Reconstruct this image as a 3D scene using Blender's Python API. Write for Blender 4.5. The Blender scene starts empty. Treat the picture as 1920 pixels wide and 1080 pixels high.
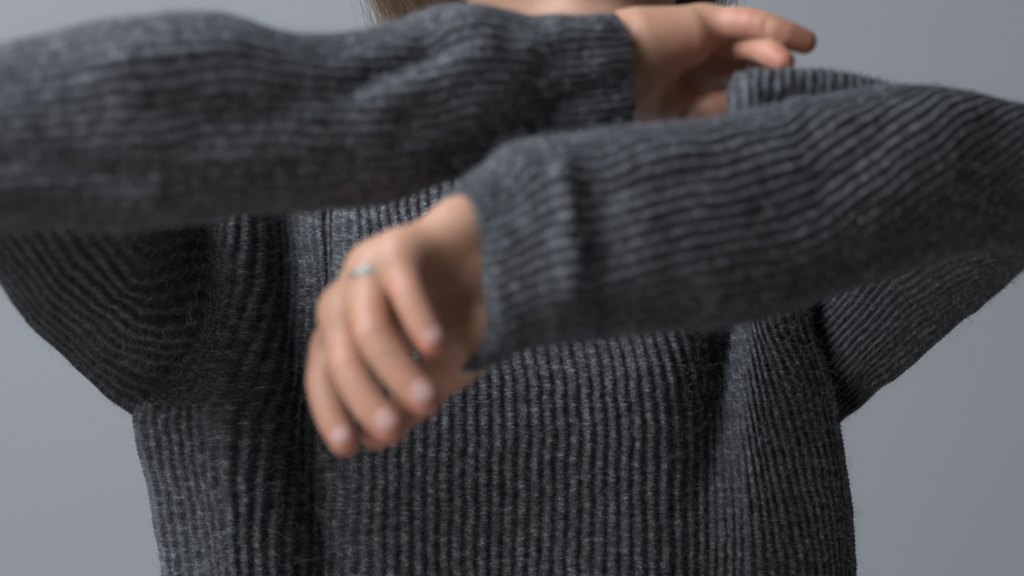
import bpy, math
import numpy as np
R = math.radians
rng = np.random.default_rng(7)
scene = bpy.context.scene
col = scene.collection

# ------------------------------------------------------------------ camera
CAMZ = 1.35
LENS, SENS, FOCUS = 85.0, 36.0, 1.735
K = SENS / LENS / 1920.0          # metres per photo pixel per metre of distance
cam = bpy.data.cameras.new('camera'); camo = bpy.data.objects.new('camera', cam); col.objects.link(camo)
camo.location = (0, 0, CAMZ); camo.rotation_euler = (R(90), 0, 0)
cam.lens = LENS; cam.sensor_width = SENS; cam.clip_start = 0.05; cam.clip_end = 100
cam.dof.use_dof = True; cam.dof.focus_distance = FOCUS; cam.dof.aperture_fstop = 3.0
scene.camera = camo

# ------------------------------------------------------------------ light (indoor, one big soft window-like source, dim room)
w = bpy.data.worlds.new("World"); scene.world = w; w.use_nodes = True
bg = w.node_tree.nodes['Background']; bg.inputs[0].default_value = (1.0, 0.98, 0.97, 1); bg.inputs[1].default_value = 0.10

def area(name, loc, target, size, power, color):
    l = bpy.data.lights.new(name, 'AREA'); l.shape = 'RECTANGLE'; l.size = size[0]; l.size_y = size[1]
    l.energy = power; l.color = color
    o = bpy.data.objects.new(name, l); col.objects.link(o); o.location = loc
    d = np.array(target) - np.array(loc)
    import mathutils
    o.rotation_euler = mathutils.Vector(d).to_track_quat('-Z', 'Y').to_euler()
    return o
area('softbox_key', (-1.0, 0.78, 2.2), (-0.1, 1.5, 1.38), (0.8, 0.9), 39, (0.79, 0.885, 1.0))
area('floor_bounce', (-0.75, 0.45, 0.75), (-0.25, 1.35, 1.40), (0.7, 0.5), 3.0, (1.0, 0.97, 0.96))
area('softbox_backdrop', (-1.6, 1.9, 3.3), (0.1, 3.4, 1.3), (1.8, 1.2), 35, (0.98, 0.985, 1.0))

vs = scene.view_settings
vs.view_transform = 'Standard'; vs.look = 'None'; vs.exposure = 0.0; vs.gamma = 1.0; vs.use_curve_mapping = False
scene.cycles.use_denoising = True

# ------------------------------------------------------------------ helpers
def P(px, py, d):
    px, py, d = np.broadcast_arrays(np.asarray(px, float), np.asarray(py, float), np.asarray(d, float))
    return np.stack([(px - 960) * K * d, d, CAMZ - (py - 540) * K * d], -1)

def mesh_np(name, V, F, mat, parent=None, uv=None, smooth=True):
    V = np.asarray(V, np.float32); F = np.asarray(F, np.int32)
    me = bpy.data.meshes.new(name); nf, k = F.shape
    me.vertices.add(len(V)); me.vertices.foreach_set('co', V.ravel())
    me.loops.add(nf * k); me.loops.foreach_set('vertex_index', F.ravel())
    me.polygons.add(nf); me.polygons.foreach_set('loop_start', np.arange(0, nf * k, k, dtype=np.int32))
    me.polygons.foreach_set('loop_total', np.full(nf, k, np.int32))
    me.polygons.foreach_set('use_smooth', np.full(nf, smooth))
    if uv is not None:
        l = me.uv_layers.new(name='knit'); l.data.foreach_set('uv', np.asarray(uv, np.float32)[F.ravel()].ravel())
    me.update(calc_edges=True); me.validate()
    if mat: me.materials.append(mat)
    o = bpy.data.objects.new(name, me); col.objects.link(o)
    if parent: o.parent = parent
    return o

def cr(Pt, t, closed=False):
    """Catmull-Rom along axis 0 of Pt at parameters t (index units)."""
    n = len(Pt); i = np.floor(t).astype(int)
    if not closed: i = np.clip(i, 0, n - 2)
    f = (t - i)
    if closed: g = lambda a: Pt[np.mod(a, n)]
    else:
        ext = np.concatenate([[2 * Pt[0] - Pt[1]], Pt, [2 * Pt[-1] - Pt[-2]]])
        g = lambda a: ext[np.clip(a, -1, n) + 1]
    f = f.reshape((-1,) + (1,) * (Pt.ndim - 1))
    p0, p1, p2, p3 = g(i - 1), g(i), g(i + 1), g(i + 2)
    return 0.5 * (2 * p1 + (p2 - p0) * f + (2 * p0 - 5 * p1 + 4 * p2 - p3) * f**2 + (3 * p1 - p0 - 3 * p2 + p3) * f**3)

def lattice_noise(shape, cells, seed, closed_u=True):
    """smooth value noise on a grid, shape (nv,nu), cells (cv,cu)."""
    r = np.random.default_rng(seed); cv, cu = cells
    L = r.uniform(-1, 1, (cv + 3, cu))
    tv = np.linspace(0, cv, shape[0]); tu = np.linspace(0, cu, shape[1], endpoint=False)
    A = cr(L, tv); return cr(A.T.copy(), tu, closed=True).T

def grid_normals(G, closed):
    if closed: du = np.roll(G, -1, 1) - np.roll(G, 1, 1)
    else: du = np.gradient(G, axis=1)
    dv = np.gradient(G, axis=0)
    n = np.cross(du, dv); n /= np.linalg.norm(n, axis=-1, keepdims=True) + 1e-12
    return n

fuzz_pts, fuzz_nrm = [], []
def knit(G, s, amp, pitch_v, name, mat, parent, closed=True, stitch=0.12, seed=0, extra=None, fuzz=6000, flip=False, front=0.0, wob=0.10):
    """G (nv,nu,3) smooth surface; s (nv,nu) rib coordinate. Adds real ribs and stitches along the normals."""
    nv, nu, _ = G.shape
    n = grid_normals(G, closed); s0 = s; pitch_h = amp / 0.50
    if flip: n = -n
    seg = np.linalg.norm(np.diff(G, axis=0), axis=-1).mean(1)
    v = np.concatenate([[0], np.cumsum(seg)]) / pitch_v
    v = v[:, None] + lattice_noise((nv, nu), (max(4, nv // 60), max(4, nu // 60)), seed + 5) * 0.5
    s = s + wob * lattice_noise((nv, nu), (max(4, nv // 25), max(4, nu // 40)), seed + 9) \
          + 0.6 * wob * lattice_noise((nv, nu), (max(4, nv // 8), max(4, nu // 16)), seed + 3)
    f = (s - np.floor(s)) - 0.5
    a = np.abs(2 * f)
    gu = np.linalg.norm(np.roll(G, -1, 1) - G, axis=-1); ds = np.abs(np.roll(s0, -1, 1) - s0)
    loc = np.where(ds < 1, gu / np.maximum(ds, 1e-4), 0.009); loc = np.clip(loc / pitch_h, 0.8, 1.5)
    kk = np.hanning(25); kk /= kk.sum(); pad = np.concatenate([loc[:, -12:], loc, loc[:, :12]], 1)
    loc = np.apply_along_axis(lambda r: np.convolve(r, kk, 'valid'), 1, pad)
    amp0 = amp; amp = amp * loc
    h = amp * (0.5 + 0.5 * np.cos(np.pi * a))**0.85
    row = np.floor(v + 0.32 * a); rib = np.floor(s)
    jit = np.sin(row * 12.9898 + rib * 78.233) * 43758.5453; jit = jit - np.floor(jit)
    h += amp0 * stitch * (np.cos(2 * np.pi * (v + 0.32 * a))) * (0.65 + 0.5 * jit) * (1 - 0.55 * a**2)
    h -= amp0 * 0.13 * np.exp(-(f / 0.07)**2)
    h += amp0 * 0.12 * np.exp(-((a - 1) / 0.16)**2) * (0.5 + 0.5 * np.cos(2 * np.pi * (v * 1.0 + 0.5)))
    h += amp0 * 0.14 * (jit - 0.5) * (1 - a)
    if extra is not None: h = h + extra
    dirn = n
    if front > 0:
        dirn = n.copy(); dirn[..., 1] -= front * np.clip(0.3 - n[..., 1], 0, 1); dirn /= np.linalg.norm(dirn, axis=-1, keepdims=True)
    H = G + dirn * h[..., None]
    V = H.reshape(-1, 3); idx = np.arange(nv * nu).reshape(nv, nu)
    if closed:
        A = idx; B = np.roll(idx, -1, 1)
        F = np.stack([A[:-1], B[:-1], B[1:], A[1:]], -1).reshape(-1, 4)
    else:
        F = np.stack([idx[:-1, :-1], idx[:-1, 1:], idx[1:, 1:], idx[1:, :-1]], -1).reshape(-1, 4)
    if flip: F = F[:, ::-1]
    uv = np.stack([np.broadcast_to(s, (nv, nu)), v], -1).reshape(-1, 2)
    o = mesh_np(name, V, F, mat, parent, uv)
    if fuzz:
        q = rng.integers(0, nv * nu, fuzz)
        fuzz_pts.append(V[q]); fuzz_nrm.append(n.reshape(-1, 3)[q])
    return o, H

# ------------------------------------------------------------------ materials
def mat_new(name):
    m = bpy.data.materials.new(name); m.use_nodes = True
    return m, m.node_tree.nodes, m.node_tree.links, m.node_tree.nodes['Principled BSDF']

def wool():
    m, N, L, B = mat_new('charcoal_wool')
    uv = N.new('ShaderNodeUVMap'); uv.uv_map = 'knit'
    tc = N.new('ShaderNodeTexCoord')
    n1 = N.new('ShaderNodeTexNoise'); n1.inputs['Scale'].default_value = 1.0; n1.inputs['Detail'].default_value = 5; n1.inputs['Roughness'].default_value = 0.75
    mp = N.new('ShaderNodeMapping'); mp.inputs['Scale'].default_value = (1.7, 0.9, 1)
    L.new(uv.outputs[0], mp.inputs[0]); L.new(mp.outputs[0], n1.inputs['Vector'])
    n2 = N.new('ShaderNodeTexNoise'); n2.inputs['Scale'].default_value = 900; n2.inputs['Detail'].default_value = 3
    L.new(tc.outputs['Object'], n2.inputs['Vector'])
    mx = N.new('ShaderNodeMath'); mx.operation = 'MULTIPLY_ADD'; L.new(n2.outputs[0], mx.inputs[0]); mx.inputs[1].default_value = 0.6; L.new(n1.outputs[0], mx.inputs[2])
    n0 = N.new('ShaderNodeTexNoise'); n0.inputs['Scale'].default_value = 0.45; n0.inputs['Detail'].default_value = 3
    L.new(mp.outputs[0], n0.inputs['Vector'])
    m0 = N.new('ShaderNodeMath'); m0.operation = 'MULTIPLY_ADD'; m0.inputs[1].default_value = 0.45; L.new(n0.outputs[0], m0.inputs[0]); L.new(mx.outputs[0], m0.inputs[2]); mx = m0
    rp = N.new('ShaderNodeMapRange'); rp.inputs[1].default_value = 0.80; rp.inputs[2].default_value = 1.38; L.new(mx.outputs[0], rp.inputs[0])
    cr_ = N.new('ShaderNodeValToRGB'); e = cr_.color_ramp.elements
    e[0].position = 0; e[0].color = (0.022, 0.022, 0.024, 1)
    e[1].position = 1; e[1].color = (0.34, 0.336, 0.345, 1)
    k = e.new(0.45); k.color = (0.071, 0.070, 0.074, 1)
    L.new(rp.outputs[0], cr_.inputs[0]); L.new(cr_.outputs[0], B.inputs['Base Color'])
    B.inputs['Roughness'].default_value = 0.95; B.inputs['Specular IOR Level'].default_value = 0.15
    B.inputs['Sheen Weight'].default_value = 0.12; B.inputs['Sheen Roughness'].default_value = 0.5
    B.inputs['Sheen Tint'].default_value = (0.82, 0.88, 0.96, 1)
    # yarn plies: fine relief inside each stitch
    wv = N.new('ShaderNodeTexNoise'); wv.inputs['Scale'].default_value = 1400; wv.inputs['Detail'].default_value = 2
    L.new(tc.outputs['Object'], wv.inputs['Vector'])
    bp = N.new('ShaderNodeBump'); bp.inputs['Strength'].default_value = 0.6; bp.inputs['Distance'].default_value = 0.0006
    L.new(wv.outputs[0], bp.inputs['Height']); L.new(bp.outputs[0], B.inputs['Normal'])
    return m
WOOL = wool()

def skin():
    m, N, L, B = mat_new('skin')
    tc = N.new('ShaderNodeTexCoord')
    n1 = N.new('ShaderNodeTexNoise'); n1.inputs['Scale'].default_value = 70; n1.inputs['Detail'].default_value = 4
    L.new(tc.outputs['Object'], n1.inputs['Vector'])
    at = N.new('ShaderNodeAttribute'); at.attribute_name = 'flush'
    c1 = N.new('ShaderNodeMix'); c1.data_type = 'RGBA'
    c1.inputs[6].default_value = (0.51, 0.30, 0.20, 1); c1.inputs[7].default_value = (0.43, 0.215, 0.13, 1)
    L.new(n1.outputs[0], c1.inputs[0])
    c2 = N.new('ShaderNodeMix'); c2.data_type = 'RGBA'; c2.inputs[7].default_value = (0.56, 0.175, 0.125, 1)
    L.new(at.outputs['Fac'], c2.inputs[0]); L.new(c1.outputs[2], c2.inputs[6]); L.new(c2.outputs[2], B.inputs['Base Color'])
    B.inputs['Roughness'].default_value = 0.5; B.inputs['Specular IOR Level'].default_value = 0.35
    B.inputs['Subsurface Weight'].default_value = 0.6
    B.inputs['Subsurface Radius'].default_value = (1.0, 0.35, 0.2); B.inputs['Subsurface Scale'].default_value = 0.006
    n3 = N.new('ShaderNodeTexNoise'); n3.inputs['Scale'].default_value = 500; L.new(tc.outputs['Object'], n3.inputs['Vector'])
    bp = N.new('ShaderNodeBump'); bp.inputs['Strength'].default_value = 0.25; bp.inputs['Distance'].default_value = 0.0005
    L.new(n3.outputs[0], bp.inputs['Height']); L.new(bp.outputs[0], B.inputs['Normal'])
    return m
SKIN = skin()

def plain(name, c, rough=0.5, metal=0.0, noise=0.1, scale=60, coat=0.0):
    m, N, L, B = mat_new(name)
    tc = N.new('ShaderNodeTexCoord'); n1 = N.new('ShaderNodeTexNoise'); n1.inputs['Scale'].default_value = scale; n1.inputs['Detail'].default_value = 4
    L.new(tc.outputs['Object'], n1.inputs['Vector'])
    mx = N.new('ShaderNodeMix'); mx.data_type = 'RGBA'
    mx.inputs[6].default_value = tuple(x * (1 - noise) for x in c) + (1,); mx.inputs[7].default_value = tuple(min(1, x * (1 + noise)) for x in c) + (1,)
    L.new(n1.outputs[0], mx.inputs[0]); L.new(mx.outputs[2], B.inputs['Base Color'])
    B.inputs['Roughness'].default_value = rough; B.inputs['Metallic'].default_value = metal; B.inputs['Coat Weight'].default_value = coat
    return m
NAIL = plain('nail', (0.50, 0.285, 0.235), 0.42, 0, 0.05)
def hairmat():
    m, N, L, B = mat_new('brown_hair')
    a = N.new('ShaderNodeAttribute'); a.attribute_name = 'tone'
    c = N.new('ShaderNodeValToRGB'); e = c.color_ramp.elements
    e[0].color = (0.05, 0.027, 0.015, 1); e[1].color = (0.24, 0.128, 0.062, 1); k = e.new(.5); k.color = (0.10, 0.053, 0.027, 1)
    L.new(a.outputs['Fac'], c.inputs[0]); L.new(c.outputs[0], B.inputs['Base Color']); B.inputs['Roughness'].default_value = .55
    return m
HAIR = hairmat()
SILVER = plain('worn_silver', (0.26, 0.30, 0.26), 0.55, 1.0, 0.1)
STONE = plain('pale_green_stone', (0.33, 0.38, 0.33), 0.35, 0, 0.1, 300, 0.5)
EYEM = plain('eye_white', (0.75, 0.73, 0.7), 0.2, 0, 0.03)
IRIS = plain('iris', (0.08, 0.06, 0.04), 0.2, 0, 0.2)
LIP = plain('lip', (0.45, 0.16, 0.14), 0.4, 0, 0.1)
FUZZ = plain('wool_fibre', (0.24, 0.245, 0.255), 0.9, 0, 0.4, 200)
FLECK = plain('orange_fleck', (0.34, 0.22, 0.15), 0.7, 0, 0.2, 900)
PAPER = plain('blue_grey_backdrop', (0.438, 0.447, 0.464), 0.9, 0, 0.035, 1.1)

# ------------------------------------------------------------------ the setting: seamless backdrop wall
def backdrop():
    nx, nz = 60, 60
    xs = np.linspace(-3.5, 3.5, nx); t = np.linspace(0, 1, nz)
    V = []
    for q in t:
        if q < 0.35: y, z = 0.9 + q / 0.35 * 1.9, 0.0
        elif q < 0.5:
            a = (q - 0.35) / 0.15 * math.pi / 2; y, z = 2.8 + 0.6 * math.sin(a), 0.6 - 0.6 * math.cos(a)
        else: y, z = 3.4, 0.6 + (q - 0.5) / 0.5 * 3.0
        V.append(np.stack([xs, y + 0.012 * np.sin(xs * 1.9 + 3 * q), np.full(nx, z)], -1))
    V = np.concatenate(V); i = np.arange(nx * nz).reshape(nz, nx)
    F = np.stack([i[:-1, :-1], i[:-1, 1:], i[1:, 1:], i[1:, :-1]], -1).reshape(-1, 4)
    o = mesh_np('backdrop', V, F, PAPER); o['kind'] = 'structure'
    md = o.modifiers.new('thickness', 'SOLIDIFY'); md.thickness = 0.01; md.offset = 1
backdrop()

# ------------------------------------------------------------------ the person
person = bpy.data.objects.new('person', None); col.objects.link(person)
person.location = (0, 1.85, 0.0)
person['label'] = 'person in chunky charcoal ribbed sweater, both forearms raised and crossed, one hand hanging limp'
person['category'] = 'person'
bpy.context.view_layer.update()
def adopt(o, parent):
    o.parent = parent; o.matrix_parent_inverse = parent.matrix_world.inverted()

# ---- torso of the sweater: rib positions read row by row
S_keys = np.array([0, 1, 2, 3, 4, 5, 6, 7, 8, 9, 10, 11, 12, 13, 14, 15, 20, 25, 30, 35, 40, 42, 44, 46, 48, 50, 52, 54, 56, 58, 60, 62.])
rows = {
 1500: [340,350,368,392,420,433,446,459,474,497,521,546,571,596,618,640,758,879, 998,1118,1239,1288,1330,1367,1400,1445,1483,1520,1550,1573,1588,1598],
 745:  [292,302,319,338,356,373,393,424,464,499,529,556,581,602,620,639,753,873, 993,1113,1229,1275,1314,1347,1375,1397,1415,1439,1472,1508,1538,1553],
 1260: [330,340,358,382,410,423,436,449,464,487,511,536,562,588,612,635,755,877, 997,1117,1239,1288,1330,1367,1400,1445,1483,1520,1550,1573,1588,1598],
 1080: [316,326,345,367,389,405,418,432,450,474,500,527,553,579,604,627,749,871, 993,1115,1237,1286,1328,1365,1397,1440,1478,1515,1545,1567,1582,1592],
 930:  [291,303,322,344,364,382,399,418,446,475,504,532,559,585,609,632,752,873, 994,1115,1236,1284,1328,1363,1393,1422,1450,1487,1520,1548,1570,1583],
 790:  [262,278,299,320,341,361,381,408,446,482,514,544,571,596,618,638,757,876, 996,1116,1234,1280,1322,1356,1383,1403,1422,1450,1487,1520,1548,1562],
 700:  [330,338,350,364,378,392,411,444,482,515,543,568,590,608,624,640,750,870, 991,1110,1225,1270,1306,1338,1366,1390,1408,1428,1458,1495,1528,1543],
 600:  [392,395,399,404,412,426,450,480,510,535,556,575,592,606,619,632,738,852, 972,1088,1204,1246,1284,1315,1345,1372,1396,1410,1424,1452,1488,1514],
 500:  [398,400,403,408,420,442,470,500,526,545,560,574,588,601,614,628,724,830, 950,1068,1186,1230,1268,1300,1330,1358,1382,1400,1418,1445,1480,1508],
 400:  [400,402,406,414,428,448,470,495,518,534,547,562,578,593,608,625,712,810, 930,1052,1170,1214,1252,1286,1318,1348,1374,1396,1418,1446,1480,1508],
 320:  [412,416,422,432,446,464,484,506,526,541,554,568,583,598,612,628,710,806, 926,1048,1166,1208,1246,1280,1310,1340,1366,1390,1414,1440,1470,1494],
 262:  [480,484,490,500,512,526,541,557,573,586,597,609,622,635,647,661,733,818, 926,1034,1138,1174,1206,1236,1262,1288,1311,1332,1353,1377,1403,1426],
 222:  [640,643,647,653,660,668,677,686,696,705,713,721,730,739,748,757,806,864, 932,1004,1074,1100,1124,1146,1166,1184,1200,1216,1232,1246,1258,1268],
 196:  [780,782,785,789,794,799,805,811,817,823,829,835,841,847,853,859,893,932, 980,1030,1078,1096,1112,1127,1141,1154,1166,1176,1186,1195,1202,1208],
}
def torso():
    ys = sorted(rows, reverse=True)                       # bottom to top
    per = 8
    s = np.arange(0, 62 + 1e-6, 1 / per)
    XK = np.array([np.interp(s, S_keys, rows[y]) for y in ys])
    # smooth the piecewise-linear interpolation across ribs
    ker = np.hanning(13); ker /= ker.sum()
    XK = np.array([np.convolve(np.pad(r, 6, 'reflect', reflect_type='odd'), ker, 'valid') for r in XK])
    nb = 48 * 4                                            # back ribs at lower density
    nf = len(s)
    nv = 780
    yk = np.array(ys, float)
    tt = np.interp(np.linspace(yk[0], yk[-1], nv), yk[::-1], np.arange(len(yk))[::-1])
    X = cr(XK, tt); Y = cr(yk[:, None], tt)[:, 0]
    xl, xr = X[:, 0], X[:, -1]
    cx = (xl + xr) / 2; hw = (xr - xl) / 2
    n = (X - cx[:, None]) / hw[:, None]
    thick = np.interp(Y, [190, 222, 262, 320, 420, 700, 1260], [0.055, 0.06, 0.07, 0.085, 0.10, 0.115, 0.12])
    base = np.interp(Y, [190, 222, 262, 320, 420, 700, 1260], [1.81, 1.82, 1.835, 1.84, 1.84, 1.835, 1.83])
    prof = (1 - np.clip(np.abs(n), 0, 1)**4)**0.5
    D = base[:, None] - thick[:, None] * (0.62 + 0.38 * prof)
    Yg = np.repeat(Y[:, None], nf, 1)
    def g(x0, w_l, w_r):
        dx = X - x0; return np.where(dx < 0, np.exp(-(dx / w_l)**2), np.exp(-(dx / w_r)**2))
    def ramp(y0, y1): return np.clip((Yg - y0) / (y1 - y0), 0, 1)
    fade = 1 - 0 * Yg
    # left ridge, its dark valley, the small chest folds
    ridge = np.interp(Yg, [380, 700, 800, 1080], [424, 424, 428, 436])
    D -= 0.019 * g(ridge, 50, 80) + 0.004 * g(ridge, 16, 20)
    val = np.interp(Yg, [380, 600, 800, 930, 1080], [534, 545, 575, 590, 612])
    D += np.interp(Yg, [380, 620, 900, 1260], [0.054, 0.056, 0.052, 0.026]) * g(val, 62, 66)
    D -= 0.004 * g(590, 22, 24) * (1 - ramp(520, 640))
    D += 0.016 * g(624, 18, 24) * (1 - ramp(470, 620))
    # right valley and ridge
    val2 = np.interp(Yg, [560, 620, 790, 930, 1080], [1378, 1370, 1345, 1325, 1315])
    D += np.interp(Yg, [560, 640, 800, 1000, 1260], [0.064, 0.060, 0.036, 0.014, 0.005]) * g(val2, 72, np.interp(Yg, [600, 900, 1080], [22, 44, 60]))
    rid2 = np.interp(Yg, [560, 700, 900, 1080], [1418, 1415, 1408, 1412])
    D -= np.interp(Yg, [560, 800, 1260], [0.008, 0.008, 0.005]) * g(rid2, 24, 90)
    # broad gentle swells of the loose front
    D += 0.004 * np.sin(X / 95 + Yg / 240) * prof + 0.003 * np.sin(Yg / 70 + X / 160) * prof
    D -= 0.008 * g(700, 70, 70) * (1 - ramp(420, 620))
    front = P(X, Yg, D)
    # back half: from the right edge round behind to the left edge
    th = np.linspace(0, np.pi, nb + 2)[1:-1]
    xb = cx[:, None] + hw[:, None] * np.cos(th)[None]; db = D[:, :1] * (1 - np.linspace(1, 0, nb)[None]) + D[:, -1:] * np.linspace(1, 0, nb)[None] + thick[:, None] * 1.6 * np.sin(th)[None]**0.65
    back = P(xb, np.repeat(Y[:, None], nb, 1), db)
    G = np.concatenate([front, back], 1)
    sg = np.concatenate([np.repeat(s[None], nv, 0), np.repeat(62 + np.arange(1, nb + 1)[None] / (nb + 1) * 48, nv, 0)], 1)
    extra = 0.0007 * lattice_noise(G.shape[:2], (34, 70), 21)
    return knit(G, sg, 0.0048, 0.0034, 'sweater', WOOL, None, seed=1, extra=extra, fuzz=80000, flip=False, front=1.4, stitch=0.09)
sweater, _ = torso(); adopt(sweater, person)
sweater['label'] = 'chunky charcoal fisherman rib sweater'

def add_to(main, others):
    """merge several mesh objects into one object (same garment piece)"""
    for o in others:
        pass
    import bmesh
    bm = bmesh.new(); bm.from_mesh(main.data)
    for o in others: bm.from_mesh(o.data)
    bm.to_mesh(main.data); bm.free()
    for o in others: bpy.data.objects.remove(o)

# ---- forearm tubes from their upper and lower outlines
def tube(stations, depth_ratio, ribs, amp, name, twist=None, per=8, vstep=0.0009, folds=(), seed=0, bump=0.003, pitch=0.0036, fuzz=16000, vrib=False, cuffend=None, cells=(7, 6), cuff=False, shear=0.0):
    st = np.array(stations, float)        # xt yt xb yb d
    T = P(st[:, 0], st[:, 1], st[:, 4]); B = P(st[:, 2], st[:, 3], st[:, 4])
    C = (T + B) / 2; H = (T - B) / 2
    L = np.linalg.norm(np.diff(C, axis=0), axis=-1).sum()
    nv = int(L / vstep); nu = int(ribs * per)
    cum = np.concatenate([[0], np.cumsum(np.linalg.norm(np.diff(C, axis=0), axis=-1))])
    tt = np.interp(np.linspace(0, cum[-1], nv), cum, np.arange(len(cum)))
    C = cr(C, tt); H = cr(H, tt)
    ax = np.gradient(C, axis=0); ax /= np.linalg.norm(ax, axis=-1, keepdims=True)
    n = np.cross(ax, H); n /= np.linalg.norm(n, axis=-1, keepdims=True)
    n *= -np.sign(n[:, 1:2])
    hr = np.linalg.norm(H, axis=-1)
    th = np.linspace(0, 2 * np.pi, nu, endpoint=False)[None]
    tw = np.zeros(nv) if twist is None else np.interp(tt, twist[0], twist[1])
    th = th + np.radians(tw)[:, None]
    dr = np.interp(tt, np.arange(len(st)), depth_ratio) if np.ndim(depth_ratio) else np.full(nv, depth_ratio)
    pw = 0.74; q_ = np.linspace(0, 2 * np.pi, 4001); m_ = float(np.mean(dr))
    ec = np.sign(np.cos(q_)) * np.abs(np.cos(q_))**pw; es = m_ * np.sign(np.sin(q_)) * np.abs(np.sin(q_))**pw
    al = np.concatenate([[0], np.cumsum(np.hypot(np.diff(ec), np.diff(es)))]); al *= 2 * np.pi / al[-1]
    wrap = np.floor(th / (2 * np.pi)); th = np.interp(th - wrap * 2 * np.pi, al, q_) + wrap * 2 * np.pi
    c, si = np.cos(th), np.sin(th); c = np.sign(c) * np.abs(c)**pw; si = np.sign(si) * np.abs(si)**pw
    G = C[:, None] + H[:, None] * c[..., None] + n[:, None] * (hr * dr)[:, None, None] * si[..., None]
    if shear:
        G = G + ax[:, None] * (shear * np.clip(si, -1, 1) * np.exp(-(np.linspace(0, L, nv) / .03)**2)[:, None])[..., None]
    ex = bump * lattice_noise((nv, nu), cells, seed + 50) + 0.4 * bump * lattice_noise((nv, nu), (cells[0] * 3, cells[1] * 3), seed + 60)
    px = 960 + G[..., 0] / (K * G[..., 1]); py = 540 - (G[..., 2] - CAMZ) / (K * G[..., 1])
    vis = np.clip(si * 3 + 0.6, 0, 1)
    for (x0, y0, x1, y1, wd, a) in folds:
        d = np.array([x1 - x0, y1 - y0], float); ln = np.hypot(*d); d /= ln
        u = (px - x0) * d[0] + (py - y0) * d[1]; q = -(px - x0) * d[1] + (py - y0) * d[0]
        over = np.maximum(0, np.maximum(-u, u - ln))
        ex = ex + a * np.exp(-(q / wd)**2) * np.exp(-(over / (wd * 1.2))**2) * vis
    s = np.broadcast_to(np.linspace(0, ribs, nu, endpoint=False)[None], (nv, nu)).copy()
    flip = np.dot(np.cross(G[nv // 2, 1] - G[nv // 2, 0], G[nv // 2 + 1, 0] - G[nv // 2, 0]), G[nv // 2, 0] - C[nv // 2]) < 0
    if cuff:                                               # the cuff edge turns over and runs back inside
        c0, r0, a0 = C[0], G[0] - C[0], ax[0]; ru = r0 / np.linalg.norm(r0, axis=-1, keepdims=True)
        pre = [C[0] + r0 - ru * .0062 + a0 * z for z in np.linspace(.045, .002, 26)]
        pre += [C[0] + r0 - ru * .0031 * (1 + math.cos(p_)) - a0 * .0031 * math.sin(p_) for p_ in np.linspace(0, math.pi, 12)[:-1]]
        G = np.concatenate([np.array(pre), G]); ex = np.concatenate([np.zeros((len(pre), nu)), ex]); s = np.concatenate([np.repeat(s[:1], len(pre), 0), s])
    if vrib:
        ex = ex + 0
        s = np.repeat((np.linspace(0, L / 0.0066, nv))[:, None], nu, 1) + 0.9 * np.sin(th)
        return knit(G, s, amp, pitch, name, WOOL, None, seed=seed, extra=ex, fuzz=fuzz, flip=flip, wob=0.05)
    return knit(G, s, amp, pitch, name, WOOL, None, seed=seed, extra=ex, fuzz=fuzz, flip=flip, stitch=0.22, wob=0.15)

LF = [ # forearm from image left: cuff first
 (1140, 30, 1170, 247, 1.500), (1132, 31, 1154, 250, 1.499), (1090, 36, 1110, 262, 1.492), (1040, 42, 1050, 272, 1.487), (985, 46, 985, 290, 1.482),
 (930, 30, 925, 315, 1.475), (870, 16, 860, 336, 1.467), (810, 22, 800, 352, 1.460), (750, 44, 740, 370, 1.452),
 (680, 52, 670, 380, 1.443), (600, 56, 590, 384, 1.432), (500, 46, 490, 390, 1.418), (400, 28, 400, 404, 1.404),
 (310, 30, 310, 420, 1.392), (210, 44, 210, 436, 1.378), (110, 62, 110, 432, 1.366), (0, 82, 0, 430, 1.352),
 (-110, 105, -110, 440, 1.345), (-190, 150, -190, 420, 1.350), (-235, 220, -235, 350, 1.36), (-245, 270, -245, 300, 1.36)]
LFf = [(640, 190, 800, 80, 34, -0.005), (860, 80, 700, 130, 22, -0.006), (560, 230, 760, 170, 26, 0.004), (300, 200, 470, 215, 34, -0.004),
       (1000, 240, 850, 300, 40, -0.007), (1060, 190, 1160, 160, 30, -0.003), (380, 300, 700, 250, 30, 0.003), (20, 300, 260, 330, 30, -0.004),
       (760, 100, 690, 130, 20, 0.004), (200, 120, 420, 90, 26, 0.003), (980, 90, 1120, 60, 22, 0.003)]
lf, _ = tube(LF, 0.80, 48, 0.0011, 'sleeve', twist=([0, 10, 16, 20], [8, 0, 0, 10]), folds=LFf, seed=11, bump=0.0035, cuff=True)

RF = [
 (862, 352, 892, 688, 1.390), (872, 344, 912, 680, 1.391), (905, 322, 960, 658, 1.392), (950, 286, 1010, 646, 1.395), (1000, 265, 1060, 641, 1.398), (1100, 253, 1130, 636, 1.405),
 (1180, 246, 1250, 612, 1.414), (1290, 240, 1400, 600, 1.430), (1420, 208, 1500, 572, 1.447), (1530, 190, 1640, 522, 1.463),
 (1650, 162, 1750, 487, 1.480), (1780, 178, 1850, 470, 1.497), (1925, 198, 1955, 462, 1.512), (2040, 240, 2040, 455, 1.52), (2100, 300, 2095, 420, 1.525), (2115, 345, 2110, 370, 1.525)]
RFf = [(1118, 330, 1150, 460, 40, -0.0035), (1135, 470, 1145, 590, 46, -0.003), (1060, 330, 1075, 520, 26, 0.005), (1190, 420, 1330, 520, 40, 0.004),
       (940, 360, 1030, 420, 26, -0.003), (960, 300, 1040, 330, 24, 0.004), (1170, 350, 1300, 330, 26, -0.003), (1150, 600, 1300, 560, 26, -0.004),
       (1500, 205, 1620, 225, 22, 0.003), (1500, 520, 1900, 430, 24, -0.003), (1620, 540, 1900, 480, 12, -0.003)]
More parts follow.
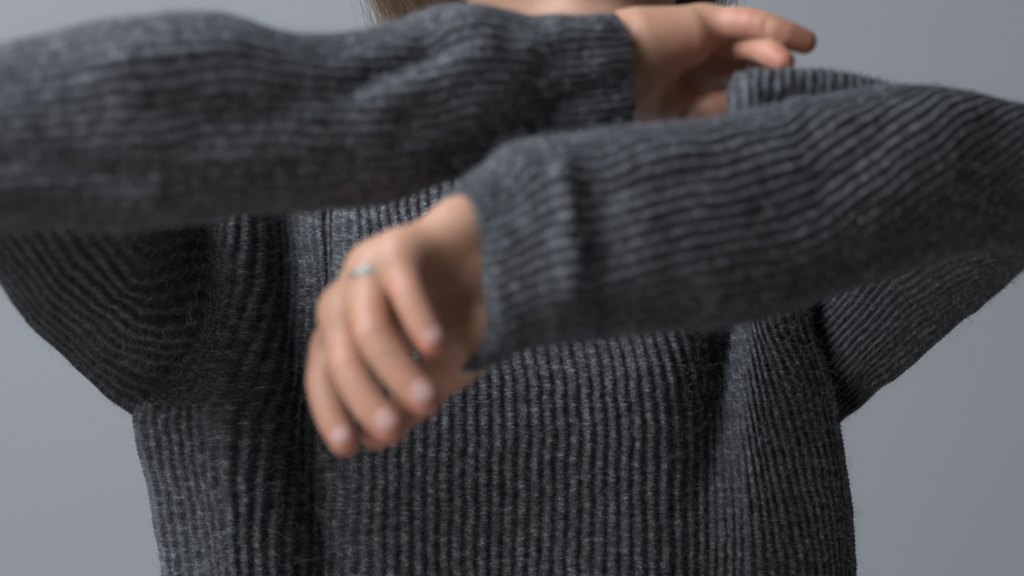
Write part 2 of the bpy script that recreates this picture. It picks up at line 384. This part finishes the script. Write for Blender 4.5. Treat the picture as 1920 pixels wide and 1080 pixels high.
rf, _ = tube(RF, [0.62, 0.64, 0.68, 0.72, .74] + [0.74] * 11, 46, 0.0017, 'sleeve', twist=([0, 5, 8, 10, 11, 12, 13, 15], [0, -5, -15, -44, -75, -112, -140, -150]), folds=RFf, seed=31, bump=0.003, cuff=True, shear=0.009)
# bunched fold of the sleeve above the elbow crook
BU = [(1378, 168, 1378, 212, 1.470), (1384, 146, 1382, 226, 1.470), (1400, 133, 1398, 232, 1.472), (1440, 131, 1440, 236, 1.475), (1500, 133, 1500, 236, 1.480),
      (1570, 138, 1570, 240, 1.487), (1640, 150, 1650, 250, 1.495), (1720, 172, 1730, 270, 1.502), (1800, 200, 1800, 300, 1.507)]
bu, _ = tube(BU, 0.85, 24, 0.0013, 'sleeve', folds=[(1440, 190, 1560, 190, 16, -0.004)], seed=41, bump=0.001, fuzz=1500, vrib=True)

# ---- upper sleeves as control nets (ring by ring, px py depth)
def net(rings, base, off, back, ribs, name, seed, amp=0.0030, fuzz=16000):
    rg = np.array(rings, float)                            # k, j, 2
    k, j, _ = rg.shape
    D = np.array(base)[:, None] + np.array(off)[None]
    N = np.concatenate([rg, D[..., None]], -1)
    bk = []
    for (ja, o) in back:
        q = rg[:, ja]; bk.append(np.concatenate([q, (np.array(base) + o)[:, None]], -1))
    N = np.concatenate([N, np.stack(bk, 1)], 1)
    W = P(N[..., 0], N[..., 1], N[..., 2])
    M = W.shape[1]; nu = ribs * 8
    mid = W[k // 2]; per = np.linalg.norm(np.roll(mid, -1, 0) - mid, axis=-1)
    # even spacing round the middle ring
    dense = cr(mid, np.linspace(0, M, 2000, endpoint=False), closed=True)
    seg = np.linalg.norm(np.roll(dense, -1, 0) - dense, axis=-1); cum = np.concatenate([[0], np.cumsum(seg)]); cum /= cum[-1]
    tu = np.interp(np.linspace(0, 1, nu, endpoint=False), cum, np.linspace(0, M, 2001))
    A = cr(np.swapaxes(W, 0, 1).copy(), tu, closed=True); A = np.swapaxes(A, 0, 1)
    c = A.mean(1); L = np.concatenate([[0], np.cumsum(np.linalg.norm(np.diff(c, axis=0), axis=-1))])
    nv = int(max(L[-1], 0.2) / 0.00095)
    tt = np.interp(np.linspace(0, L[-1], nv), L, np.arange(k))
    G = cr(A, tt)
    s = np.repeat(np.linspace(0, ribs, nu, endpoint=False)[None], nv, 0)
    m = nv // 2
    flip = np.dot(np.cross(G[m, 3] - G[m, 2], G[m + 1, 2] - G[m, 2]), G[m, 2] - G[m].mean(0)) < 0
    ex = 0.0015 * lattice_noise((nv, nu), (8, 8), seed) + 0.0008 * lattice_noise((nv, nu), (24, 22), seed + 1)
    return knit(G, s, amp, 0.0040, name, WOOL, None, seed=seed, extra=ex, fuzz=fuzz, flip=flip, stitch=0.18, wob=0.15)

UL = [
 [(430,300),(425,450),(425,510),(425,560),(420,610),(385,672),(310,738),(262,782)],
 [(360,300),(345,458),(340,520),(332,578),(325,625),(290,668),(238,712),(202,738)],
 [(320,290),(300,470),(287,540),(272,582),(253,612),(215,645),(172,668),(142,682)],
 [(290,280),(262,474),(236,528),(210,545),(185,566),(150,592),(116,616),(92,632)],
 [(250,250),(215,405),(182,450),(152,482),(125,514),(96,545),(66,566),(42,577)],
 [(210,210),(172,335),(138,378),(104,410),(75,440),(45,478),(20,504),(0,517)],
 [(150,180),(110,260),(70,300),(40,330),(10,360),(-20,400),(-42,425),(-60,440)],
 [(60,180),(20,230),(-20,260),(-50,290),(-70,315),(-90,340),(-105,360),(-120,370)],
 [(-110,200),(-130,225),(-150,248),(-165,265),(-178,285),(-188,305),(-195,325),(-200,345)],[(-236,288)]*8]
ul, _ = net(UL, [1.81,1.78,1.735,1.675,1.60,1.535,1.47,1.42,1.385,1.365], [0.01,-.035,-.045,-.048,-.045,-.032,-.014,.012], [(6,.045),(4,.075),(2,.085),(1,.06)], 42, 'sleeve', 71, amp=0.0023)
UR = [
 [(1470,300),(1484,560),(1496,600),(1508,642),(1522,686),(1538,730),(1552,768),(1562,795)],
 [(1540,280),(1528,515),(1552,560),(1570,596),(1584,634),(1591,678),(1603,716),(1616,748)],
 [(1620,260),(1572,455),(1598,502),(1622,535),(1640,572),(1655,614),(1672,652),(1694,690)],
 [(1720,240),(1620,395),(1650,436),(1680,470),(1704,508),(1726,550),(1746,590),(1774,620)],
 [(1820,230),(1700,360),(1735,400),(1768,432),(1794,465),(1814,500),(1834,530),(1858,548)],
 [(1920,240),(1840,360),(1864,412),(1880,436),(1892,455),(1905,472),(1922,482),(1942,474)],
 [(2020,260),(1990,310),(1995,340),(2003,362),(2012,380),(2022,394),(2032,402),(2044,400)],
 [(2070,275),(2078,297),(2085,318),(2092,338),(2098,355),(2104,370),(2108,382),(2112,392)],[(2126,350)]*8]
ur, _ = net(UR, [1.835,1.79,1.74,1.69,1.64,1.60,1.57,1.552,1.545], [0.03,-.02,-.03,-.036,-.034,-.026,-.012,.008], [(6,.04),(4,.06),(2,.075),(1,.06)], 74, 'sleeve', 91, amp=0.0021)
def elbow(c, rad, axis, seed):
    nv, nu = 150, 240
    ph = np.linspace(.03, np.pi - .03, nv)[:, None]; th = np.linspace(0, 2 * np.pi, nu, endpoint=False)[None]
    a = np.array(axis, float); a /= np.linalg.norm(a); b = np.cross(a, [0, 0, 1.]); b /= np.linalg.norm(b); d = np.cross(a, b)
    G = P(*c) + a * (rad[0] * np.cos(ph) + 0 * th)[..., None] + b * (rad[1] * np.sin(ph) * np.cos(th))[..., None] + d * (rad[2] * np.sin(ph) * np.sin(th))[..., None]
    s = np.repeat(np.linspace(0, 30, nu, endpoint=False)[None], nv, 0)
    fl_ = np.dot(np.cross(G[75, 1] - G[75, 0], G[76, 0] - G[75, 0]), G[75, 0] - P(*c)) < 0
    return knit(G, s, 0.0018, 0.0036, 'sleeve', WOOL, None, seed=seed, fuzz=0, flip=fl_)[0]
elr = elbow((2052, 345, 1.550), (.040, .046, .041), (1, .25, 0), 5); ell_ = elbow((-168, 285, 1.385), (.042, .045, .040), (1, -.2, 0), 6)
sl_l, sl_r = lf, rf
add_to(sl_l, [ul, ell_]); add_to(sl_r, [ur, bu, elr])
for o in (sl_l, sl_r): adopt(o, sweater)

# ------------------------------------------------------------------ implicit body, meshed with surface nets
def smin(a, b, k):
    h = np.clip(0.5 + 0.5 * (b - a) / k, 0, 1)
    return b * (1 - h) + a * h - k * h * (1 - h)
def cone(Q, a, b, ra, rb):
    a, b = np.array(a), np.array(b); ab = b - a; L2 = ab @ ab
    t = np.clip(((Q - a) @ ab) / L2, 0, 1)
    return np.linalg.norm(Q - a - t[..., None] * ab, axis=-1) - (ra + (rb - ra) * t)
def ball(Q, c, r): return np.linalg.norm(Q - np.array(c), axis=-1) - r
def ell(Q, c, r):
    r = np.array(r); q = (Q - np.array(c)) / r; l = np.linalg.norm(q, axis=-1); g = np.linalg.norm(q / r, axis=-1) + 1e-9
    return l * (l - 1) / g
def nets(fn, lo, hi, h):
    ax = [np.arange(lo[i], hi[i] + h, h, dtype=np.float32) for i in range(3)]
    n = [len(a) for a in ax]
    F = np.empty(n, np.float32)
    YZ = np.stack(np.meshgrid(ax[1], ax[2], indexing='ij'), -1)
    for i0 in range(0, n[0], 16):
        xs = ax[0][i0:i0 + 16]
        Q = np.empty((len(xs), n[1], n[2], 3), np.float32); Q[..., 0] = xs[:, None, None]; Q[..., 1:] = YZ[None]
        F[i0:i0 + 16] = fn(Q)
    S = F < 0
    c = [(i, j, k) for i in (0, 1) for j in (0, 1) for k in (0, 1)]
    sl = lambda A, o: A[o[0]:n[0] - 1 + o[0], o[1]:n[1] - 1 + o[1], o[2]:n[2] - 1 + o[2]]
    cnt = sum(sl(S, o).astype(np.int8) for o in c)
    act = (cnt > 0) & (cnt < 8); I = np.argwhere(act)
    idx = -np.ones(act.shape, np.int64); idx[act] = np.arange(len(I))
    acc = np.zeros((len(I), 3)); m = np.zeros(len(I))
    for a in c:
        for d in range(3):
            if a[d] == 0:
                b = list(a); b[d] = 1
                fa = F[I[:, 0] + a[0], I[:, 1] + a[1], I[:, 2] + a[2]]; fb = F[I[:, 0] + b[0], I[:, 1] + b[1], I[:, 2] + b[2]]
                x = (fa < 0) != (fb < 0); t = np.where(x, fa / np.where(x, fa - fb, 1), 0)
                p = np.array(a, float)[None] + 0 * acc; p[:, d] += t
                acc += p * x[:, None]; m += x
    V = (I + acc / m[:, None]) * h + np.array(lo)
    Fs = []
    for d in range(3):
        e, f = [(1, 2), (2, 0), (0, 1)][d]
        A = [slice(None)] * 3; Bq = [slice(None)] * 3; A[d] = slice(0, -1); Bq[d] = slice(1, None)
        X = S[tuple(A)] != S[tuple(Bq)]
        J = np.argwhere(X); J = J[(J[:, e] > 0) & (J[:, f] > 0) & (J[:, e] < n[e] - 1) & (J[:, f] < n[f] - 1)]
        inside = S[J[:, 0], J[:, 1], J[:, 2]]
        def at(de, df):
            q = J.copy(); q[:, e] -= de; q[:, f] -= df; return idx[q[:, 0], q[:, 1], q[:, 2]]
        q = np.stack([at(1, 1), at(0, 1), at(0, 0), at(1, 0)], -1)
        q[~inside] = q[~inside][:, ::-1]
        Fs.append(q)
    return V, np.concatenate(Fs)

def pts(L): return [P(*q[:3]).astype(float) for q in L]
FR = dict(  # hanging hand (px, py, depth, radius)
 pinky=[(752,480,1.366,.0125),(764,542,1.352,.0106),(790,600,1.346,.0098),(812,642,1.343,.0086)],
 ring=[(704,506,1.374,.0124),(698,612,1.353,.0118),(748,696,1.346,.0110),(797,750,1.342,.0096)],
 middle=[(654,585,1.386,.0130),(652,672,1.369,.0118),(688,750,1.361,.0112),(731,802,1.356,.0098)],
 index=[(634,650,1.412,.0122),(609,706,1.400,.0112),(623,778,1.390,.0104),(647,828,1.384,.0090)])
FT = [(868,598,1.415,.0185),(848,678,1.425,.0145),(770,758,1.424,.0110),(706,812,1.408,.0096)]
FW = [(868,432,1.378,.0165),(905,470,1.388,.024),(900,560,1.40,.024)]
BK = dict(
 pinky=[(1318,46,1.518,.0112),(1400,43,1.500,.0104),(1460,60,1.493,.0096),(1508,78,1.496,.0082)],
 ring=[(1336,90,1.538,.0112),(1408,86,1.510,.0096),(1448,102,1.490,.0088),(1468,116,1.484,.0080)],
 middle=[(1338,126,1.550,.0112),(1400,120,1.534,.0098),(1428,152,1.530,.0088),(1400,168,1.524,.0080)],
 index=[(1322,166,1.562,.0112),(1385,162,1.550,.0098),(1420,190,1.520,.0088),(1400,206,1.515,.0080)])
BT = [(1216,200,1.540,.0185),(1278,214,1.528,.0125),(1338,204,1.522,.0104),(1388,192,1.520,.0088)]
BW = [(1180,92,1.515,.0225),(1185,165,1.52,.0225)]

def make_hand(fingers, thumb, palmcones, blobs, creases, forearm):
    def fn(Q):
        palm = None
        for (a, b) in palmcones + forearm:
            d = cone(Q, P(*a[:3]), P(*b[:3]), a[3], b[3]); palm = d if palm is None else smin(palm, d, 0.012)
        for (c, r) in blobs: palm = smin(palm, ball(Q, P(*c), r), 0.012)
        th = None
        for a, b in zip(thumb[:-1], thumb[1:]):
            d = cone(Q, P(*a[:3]), P(*b[:3]), a[3], b[3]); th = d if th is None else smin(th, d, 0.004)
        out = smin(palm, th, 0.009)
        for f in fingers.values():
            d = None
            W4 = np.array([list(P(*q[:3])) + [q[3]] for q in f]); W4 = cr(W4, np.linspace(0, 3, 9))
            if W4[:, 0].min() - .045 > Q[..., 0].max() or W4[:, 0].max() + .045 < Q[..., 0].min(): continue
            for i, (a, b) in enumerate(zip(W4[:-1], W4[1:])):
                A, B_ = a[:3], b[:3]
                e = cone(Q, A, B_, a[3] * .97, b[3] * 0.96)
                d = e if d is None else np.minimum(d, e)
            out = np.minimum(smin(palm, d, 0.006), out) if out is None else smin(out, smin(palm, d, 0.009), 0.0005)
        for (a, b, wd, am) in creases:
            A, B_ = P(*a), P(*b); t = np.clip(((Q - A) @ (B_ - A)) / ((B_ - A) @ (B_ - A)), 0, 1)
            dd = np.linalg.norm(Q - A - t[..., None] * (B_ - A), axis=-1); out = out + am * np.exp(-(dd / wd)**2)
        return out
    return fn

ulna = (866, 430, 1.382, .0165); wc = (905, 478, 1.400, .022); wl = (900, 560, 1.420, .021)
f_front = make_hand(FR, FT,
    [(ulna, FR['pinky'][0]), (wc, FR['ring'][0]), (wl, FR['middle'][0]), (wl, FR['index'][0]), (wl, FT[0]), ((915, 620, 1.400, .017), (855, 672, 1.418, .0145)), ((905, 590, 1.405, .019), (880, 635, 1.405, .0165)),
     (FR['pinky'][0], FR['ring'][0]), (FR['ring'][0], FR['middle'][0]), (FR['middle'][0], FR['index'][0]), ((830, 530, 1.408, .018), (760, 520, 1.386, .013)), ((820, 590, 1.405, .016), (690, 600, 1.395, .012))],
    [], [],
    [((1700, 325, 1.482, .028), (1380, 415, 1.432, .027)), ((1380, 415, 1.432, .027), (1080, 455, 1.404, .025)), ((1080, 455, 1.404, .025), wc), (wc, wl), (ulna, wc)])
f_back = make_hand(BK, BT,
    [((1180, 84, 1.515, .021), BK['pinky'][0]), ((1185, 100, 1.52, .023), BK['ring'][0]), ((1190, 150, 1.540, .022), BK['middle'][0]), ((1190, 165, 1.548, .022), BK['index'][0]),
     ((1190, 165, 1.54, .022), BT[0]), ((1210, 85, 1.505, .021), (1290, 72, 1.508, .017))],
    [((1240, 200, 1.532), .016)],
    [((1250, 150, 1.49), (1310, 175, 1.505), .004, .002), ((1362, 25, 1.492), (1362, 60, 1.492), .0025, .0012), ((1436, 35, 1.485), (1430, 70, 1.485), .0022, .001)],
    [((210, 240, 1.388, .032), (500, 225, 1.428, .029)), ((500, 225, 1.428, .029), (760, 215, 1.462, .026)), ((760, 215, 1.462, .026), (960, 168, 1.488, .025)), ((960, 168, 1.488, .025), (1180, 128, 1.515, .026))])
EL, ER = (-130, 275, 1.37, .034), (2040, 340, 1.53, .030)
f_back_ = f_back
HC = np.array([0.032, 1.720, 1.634]); HS = 1.12                    # head centre
yaw, roll = R(9), R(-4)
def hl(Q):
    q = Q - HC
    c, s_ = math.cos(-yaw), math.sin(-yaw)
    x = q[..., 0] * c - q[..., 1] * s_; y = q[..., 0] * s_ + q[..., 1] * c; z = q[..., 2]
    c, s_ = math.cos(roll), math.sin(roll)
    return np.stack([x * c - z * s_, y, x * s_ + z * c], -1) / HS
def hw_(p):
    """head-local to world"""
    x, y, z = p; c, s_ = math.cos(-roll), math.sin(-roll); x, z = x * c - z * s_, x * s_ + z * c
    c, s_ = math.cos(yaw), math.sin(yaw); x, y = x * c - y * s_, x * s_ + y * c
    return np.array([x, y, z]) * HS + HC
def f_head(Q):
    q = hl(Q)
    d = ell(q, (0, 0.012, 0.025), (.076, .097, .100))
    d = smin(d, ell(q, (0, -.030, -.045), (.070, .066, .074)), .03)
    d = smin(d, ball(q, (0, -.082, -.102), .019), .028)
    for sx in (-1, 1):
        d = smin(d, cone(q, (sx * .060, .012, -.062), (sx * .018, -.080, -.104), .012, .013), .022)
        d = smin(d, ball(q, (sx * .036, -.068, -.022), .020), .02)           # cheek
        e = ball(q, (sx * .032, -.098, .012), .013); d = -smin(-d, e, .012)  # eye socket
        d = smin(d, ball(q, (sx * .031, -.082, .008), .0135), .004)
        d = smin(d, ell(q, (sx * .076, .012, -.008), (.008, .017, .030)), .006)
        d = smin(d, ball(q, (sx * .011, -.103, -.034), .008), .006)
    d = smin(d, cone(q, (0, -.094, .018), (0, -.118, -.028), .006, .010), .012)
    d = smin(d, ell(q, (0, -.096, -.059), (.024, .010, .005)), .004)
    d = smin(d, ell(q, (0, -.094, -.070), (.021, .010, .0065)), .004)
    d = d + .0022 * np.exp(-((q[..., 2] + .0645) / .0012)**2) * (np.abs(q[..., 0]) < .024) * (q[..., 1] < -.07)
    return d
def f_body(Q):
    d = f_head(Q)
    d = smin(d, cone(Q, hw_((0, .028, -.05)), (.03, 1.815, 1.43), .053, .056), .02)
    d = smin(d, ell(Q, (.0, 1.835, 1.22), (.150, .075, .26)), .03)
    for sx, sh, el in ((-1, (-.165, 1.905, 1.40), EL), (1, (.175, 1.905, 1.40), ER)):
        mid = P(225, 470, 1.80) if sx < 0 else P(1640, 440, 1.80)
        d = smin(d, cone(Q, (.02, 1.845, 1.40), sh, .040, .038), .03)
        d = smin(d, cone(Q, sh, mid, .024, .026), .02)
        d = smin(d, cone(Q, mid, P(*el[:3]), .026, .030), .02)
    return d
# elbows tie the arms to the forearms inside the sleeves
Vf, Ff = nets(f_front, (-.14, 1.31, 1.20), (.31, 1.50, 1.45), .0014)
Vb, Fb = nets(f_back, (-.26, 1.33, 1.43), (.20, 1.56, 1.535), .0014)
def f_limb(Q):
    d = f_body(Q)
    d = smin(d, cone(Q, P(*EL[:3]), P(210, 240, 1.388), .032, .032), .01)
    d = smin(d, cone(Q, P(*ER[:3]), P(1700, 325, 1.482), .029, .028), .01)
    return d
Vm, Fm = nets(f_limb, (-.42, 1.30, .98), (.46, 1.95, 1.80), .0045)
Vh, Fh = nets(f_head, HC - .14, HC + .15, .0022)
V = np.concatenate([Vf, Vb, Vm]); F = np.concatenate([Ff, Fb + len(Vf), Fm + len(Vf) + len(Vb)])
body = mesh_np('body', V, F, SKIN)
# pigment: redder fingertips, knuckles and palm
fl = np.zeros(len(V), np.float32)
def spot(p, r, a):
    global fl
    d = np.linalg.norm(V - P(*p[:3]), axis=-1); fl = np.maximum(fl, a * np.exp(-(d / r)**2))
for H_ in (FR, BK):
    for f in H_.values():
        spot(f[3], .013, .75); spot(f[2], .010, .42); spot(f[1], .012, .5); spot(f[0], .012, .3)
for t_ in (FT, BT): spot(t_[3], .014, .6); spot(t_[2], .014, .45); spot(t_[1], .02, .4)
for q in ((1340, 110, 1.51), (1290, 100, 1.5), (1390, 60, 1.49), (1500, 70, 1.49)): spot(q, .02, .4)
lp = hw_((0, -.10, -.064)); fl = np.maximum(fl, .8 * np.exp(-(np.linalg.norm((V - lp) / np.array([.024, .02, .009]), axis=-1))**4))
at = body.data.attributes.new('flush', 'FLOAT', 'POINT'); 
if len(at.data) == len(fl): at.data.foreach_set('value', fl)
adopt(body, person)

# fingernails
def nail(f, side, wid=.0058, ln=.0105):
    a, b = P(*f[2][:3]), P(*f[3][:3]); d = (b - a) / np.linalg.norm(b - a)
    n = np.array(side, float); n -= (n @ d) * d; n /= np.linalg.norm(n); t = np.cross(d, n)
    rr = f[3][3]; c = b - d * ln * 0.25
    V, F = [], []
    us = np.linspace(-1, 1, 9); vs_ = np.linspace(-1, 1, 11)
    for lay in (0, 1):
        for v in vs_:
            wv = wid * math.sqrt(max(0.05, 1 - max(0, abs(v) - 0.35)**2 / 0.46))
            for u in us:
                ang = u * wv / rr * 1.05
                r_ = rr * (1.035 - 0.10 * max(0, v)**2) - lay * 0.0007
                V.append(c + d * v * ln / 2 + n * r_ * math.cos(ang) + t * r_ * math.sin(ang))
    q = 99
    for L0 in (0, q):
        for i in range(10):
            for j in range(8):
                k = L0 + i * 9 + j; F.append((k, k + 1, k + 10, k + 9) if L0 == 0 else (k, k + 9, k + 10, k + 1))
    ed = [j for j in range(9)] + [i * 9 + 8 for i in range(1, 11)] + [90 + j for j in range(7, -1, -1)] + [i * 9 for i in range(9, 0, -1)]
    for a_, b_ in zip(ed, ed[1:] + ed[:1]): F.append((a_, a_ + q, b_ + q, b_))
    o = mesh_np('fingernail', V, F, NAIL); adopt(o, body)
nail(FR['pinky'], (0.25, -1, 0.35)); nail(FR['ring'], (0.15, -1, 0.35), .0066, .012); nail(FR['middle'], (0.1, -1, 0.3), .0066, .012); nail(FR['index'], (-0.1, -1, 0.2), .006, .011)
nail(FT, (-0.3, .8, -0.4), .007, .012)
for kf in ('pinky', 'ring', 'middle', 'index'): nail(BK[kf], (0.2, 1, 0.35), .0058, .0105)
nail(BT, (0, .6, -1), .007, .012)
# eyes
for sx in (-1, 1):
    import bmesh
    bm = bmesh.new(); bmesh.ops.create_uvsphere(bm, u_segments=24, v_segments=16, radius=.0134)
    me = bpy.data.meshes.new('eye'); bm.to_mesh(me); bm.free(); me.materials.append(EYEM)
    o = bpy.data.objects.new('eye', me); col.objects.link(o); o.location = hw_((sx * .031, -.0825, .008)); bpy.context.view_layer.update(); adopt(o, body)

# ring on the ring finger
def ring():
    a, b = P(*FR['ring'][0][:3]), P(*FR['ring'][1][:3]); d = (b - a) / np.linalg.norm(b - a)
    c = a + (b - a) * 0.24; n = np.array([-.15, -1, .25]); n -= (n @ d) * d; n /= np.linalg.norm(n); t = np.cross(d, n)
    V, F = [], []; A, B_ = 48, 10
    for i in range(A):
        th = 2 * math.pi * i / A; rd = n * math.cos(th) + t * math.sin(th); R0 = .0149
        for j in range(B_):
            ph = 2 * math.pi * j / B_; V.append(c + rd * (R0 + .0012 * math.cos(ph)) + d * .0026 * math.sin(ph))
    for i in range(A):
        for j in range(B_):
            F.append((i * B_ + j, ((i + 1) % A) * B_ + j, ((i + 1) % A) * B_ + (j + 1) % B_, i * B_ + (j + 1) % B_))
    o = mesh_np('ring', V, F, SILVER); o['label'] = 'silver finger ring with pale green stone'; adopt(o, person)
    V, F = [], []
    for i, (r, hgt) in enumerate([(1.0, 0), (1.0, .5), (.8, .85), (.35, 1.0)]):
        for j in range(20):
            th = 2 * math.pi * j / 20
            V.append(c + n * (.0149 + .0022 * hgt) + t * .0050 * r * math.cos(th) + d * .0030 * r * math.sin(th))
    for i in range(3):
        for j in range(20): F.append((i * 20 + j, i * 20 + (j + 1) % 20, (i + 1) * 20 + (j + 1) % 20, (i + 1) * 20 + j))
    for j in range(0, 20, 2): F.append((60 + j, 60 + j + 1, 60 + (j + 2) % 20, 60 + (j + 2) % 20)) if False else None
    s_ = mesh_np('stone', V, F, STONE); adopt(s_, o)
ring()

# ------------------------------------------------------------------ hair: cap and strands
def hair_strands(n):
    C = []
    for _ in range(n):
        az = rng.uniform(R(66), R(294))                   # 0 = facing direction (-y local)
        top = rng.uniform(0, 1)
        el = rng.uniform(R(-8), R(88)) if top > .55 else rng.uniform(R(-20), R(30))
        dx, dy = math.sin(az), -math.cos(az)
        root = np.array([.076 * math.cos(el) * dx, .012 + .097 * math.cos(el) * dy, .025 + .100 * math.sin(el)])
        side = np.sign(dx); back = max(0, dy)
        endz = -.090 + rng.normal(0, .016) - (.010 if side < 0 else -.012)
        out = .088 + rng.uniform(-.014, .014) + .006 * (side < 0)
        p1 = np.array([out * dx, .012 + (out + .018) * dy, min(root[2], .0) - .01])
        p2 = np.array([(out + .006) * dx, .012 + (out + .016) * dy, -.055])
        curl = rng.uniform(.6, .98)
        p3 = np.array([(out - .004) * dx * curl, .012 + (out + .006) * dy * curl, endz])
        ctrl = np.stack([root, p1, p2, p3]); c = cr(ctrl, np.linspace(0, 3, 14))
        c += np.cumsum(rng.normal(0, .0032, (14, 3)), 0) * np.linspace(.2, 1, 14)[:, None]
        C.append(np.array([hw_(q) for q in c]))
    return np.array(C)
def strands_mesh(name, C, r0, mat, parent, taper=0.25, tone=False):
    n, m, _ = C.shape
    T = np.gradient(C, axis=1); T /= np.linalg.norm(T, axis=-1, keepdims=True) + 1e-12
    a = np.cross(T, np.array([.31, .52, .79])); a /= np.linalg.norm(a, axis=-1, keepdims=True); b = np.cross(T, a)
    rad = r0 * np.linspace(1, taper, m)[None, :, None] * np.ones((n, 1, 1))
    V = np.stack([C + rad * (a * math.cos(q) + b * math.sin(q)) for q in (0, 2.094, 4.189)], 2)   # n m 3 3
    idx = np.arange(n * m * 3).reshape(n, m, 3); nx = np.roll(idx, -1, 2)
    F = np.stack([idx[:, :-1], nx[:, :-1], nx[:, 1:], idx[:, 1:]], -1).reshape(-1, 4)
    o = mesh_np(name, V.reshape(-1, 3), F, mat)
    if tone:
        a_ = o.data.attributes.new('tone', 'FLOAT', 'POINT'); a_.data.foreach_set('value', np.repeat(rng.uniform(.15, 1, n), m * 3).astype(np.float32))
    if parent: adopt(o, parent)
    return o
def hair_cap(Q):
    q = hl(Q)
    d = ell(q, (0, .022, .022), (.083, .101, .105))
    d = smin(d, ell(q, (0, .045, -.035), (.084, .062, .045)), .02)
    d = smin(d, ell(q, (0, .006, .048), (.083, .103, .092)), .01)
    face = ell(q, (0, -.11, -.055), (.078, .125, .095))
    return np.maximum(d, -face)
Vc, Fc = nets(hair_cap, HC - .15, HC + .16, .0045)
hair = mesh_np('hair', Vc, Fc, HAIR); adopt(hair, person); hair['label'] = 'brown bobbed hair'
st = strands_mesh('hair_strands', hair_strands(15000), .00022, HAIR, hair, tone=True); st['kind'] = 'stuff'

# ------------------------------------------------------------------ loose wool fibres standing off the knit
def fuzz():
    p = np.concatenate(fuzz_pts); n = np.concatenate(fuzz_nrm); N_ = len(p)
    d = n * 0.7 + rng.normal(0, .7, (N_, 3)); d /= np.linalg.norm(d, axis=-1, keepdims=True)
    L = rng.gamma(2.6, .0016, N_)[:, None]
    bend = rng.normal(0, .6, (N_, 3))
    C = np.stack([p - n * .0003, p + d * L * .5, p + d * L * .8 + bend * L * .4, p + d * L * .8 + bend * L * .9], 1)
    o = strands_mesh('wool_fuzz', C, .00007, FUZZ, sweater, .5); o['kind'] = 'stuff'
fuzz()

# tiny orange fleck caught on the sleeve
def fleck():
    c = P(1615, 413, 1.405)
    bm = bmesh.new(); bmesh.ops.create_icosphere(bm, subdivisions=2, radius=1)
    for v in bm.verts: v.co.x *= .0009 * (1 + .2 * math.sin(v.co.z * 5)); v.co.y *= .0007; v.co.z *= .0010
    me = bpy.data.meshes.new('lint_fleck'); bm.to_mesh(me); bm.free(); me.materials.append(FLECK)
    o = bpy.data.objects.new('lint_fleck', me); col.objects.link(o); o.location = c; o.rotation_euler = (0, .4, 0)
    o['label'] = 'tiny orange lint fleck caught on the grey knitted sleeve at right'; o['category'] = 'lint'
    return o
FL = fleck()
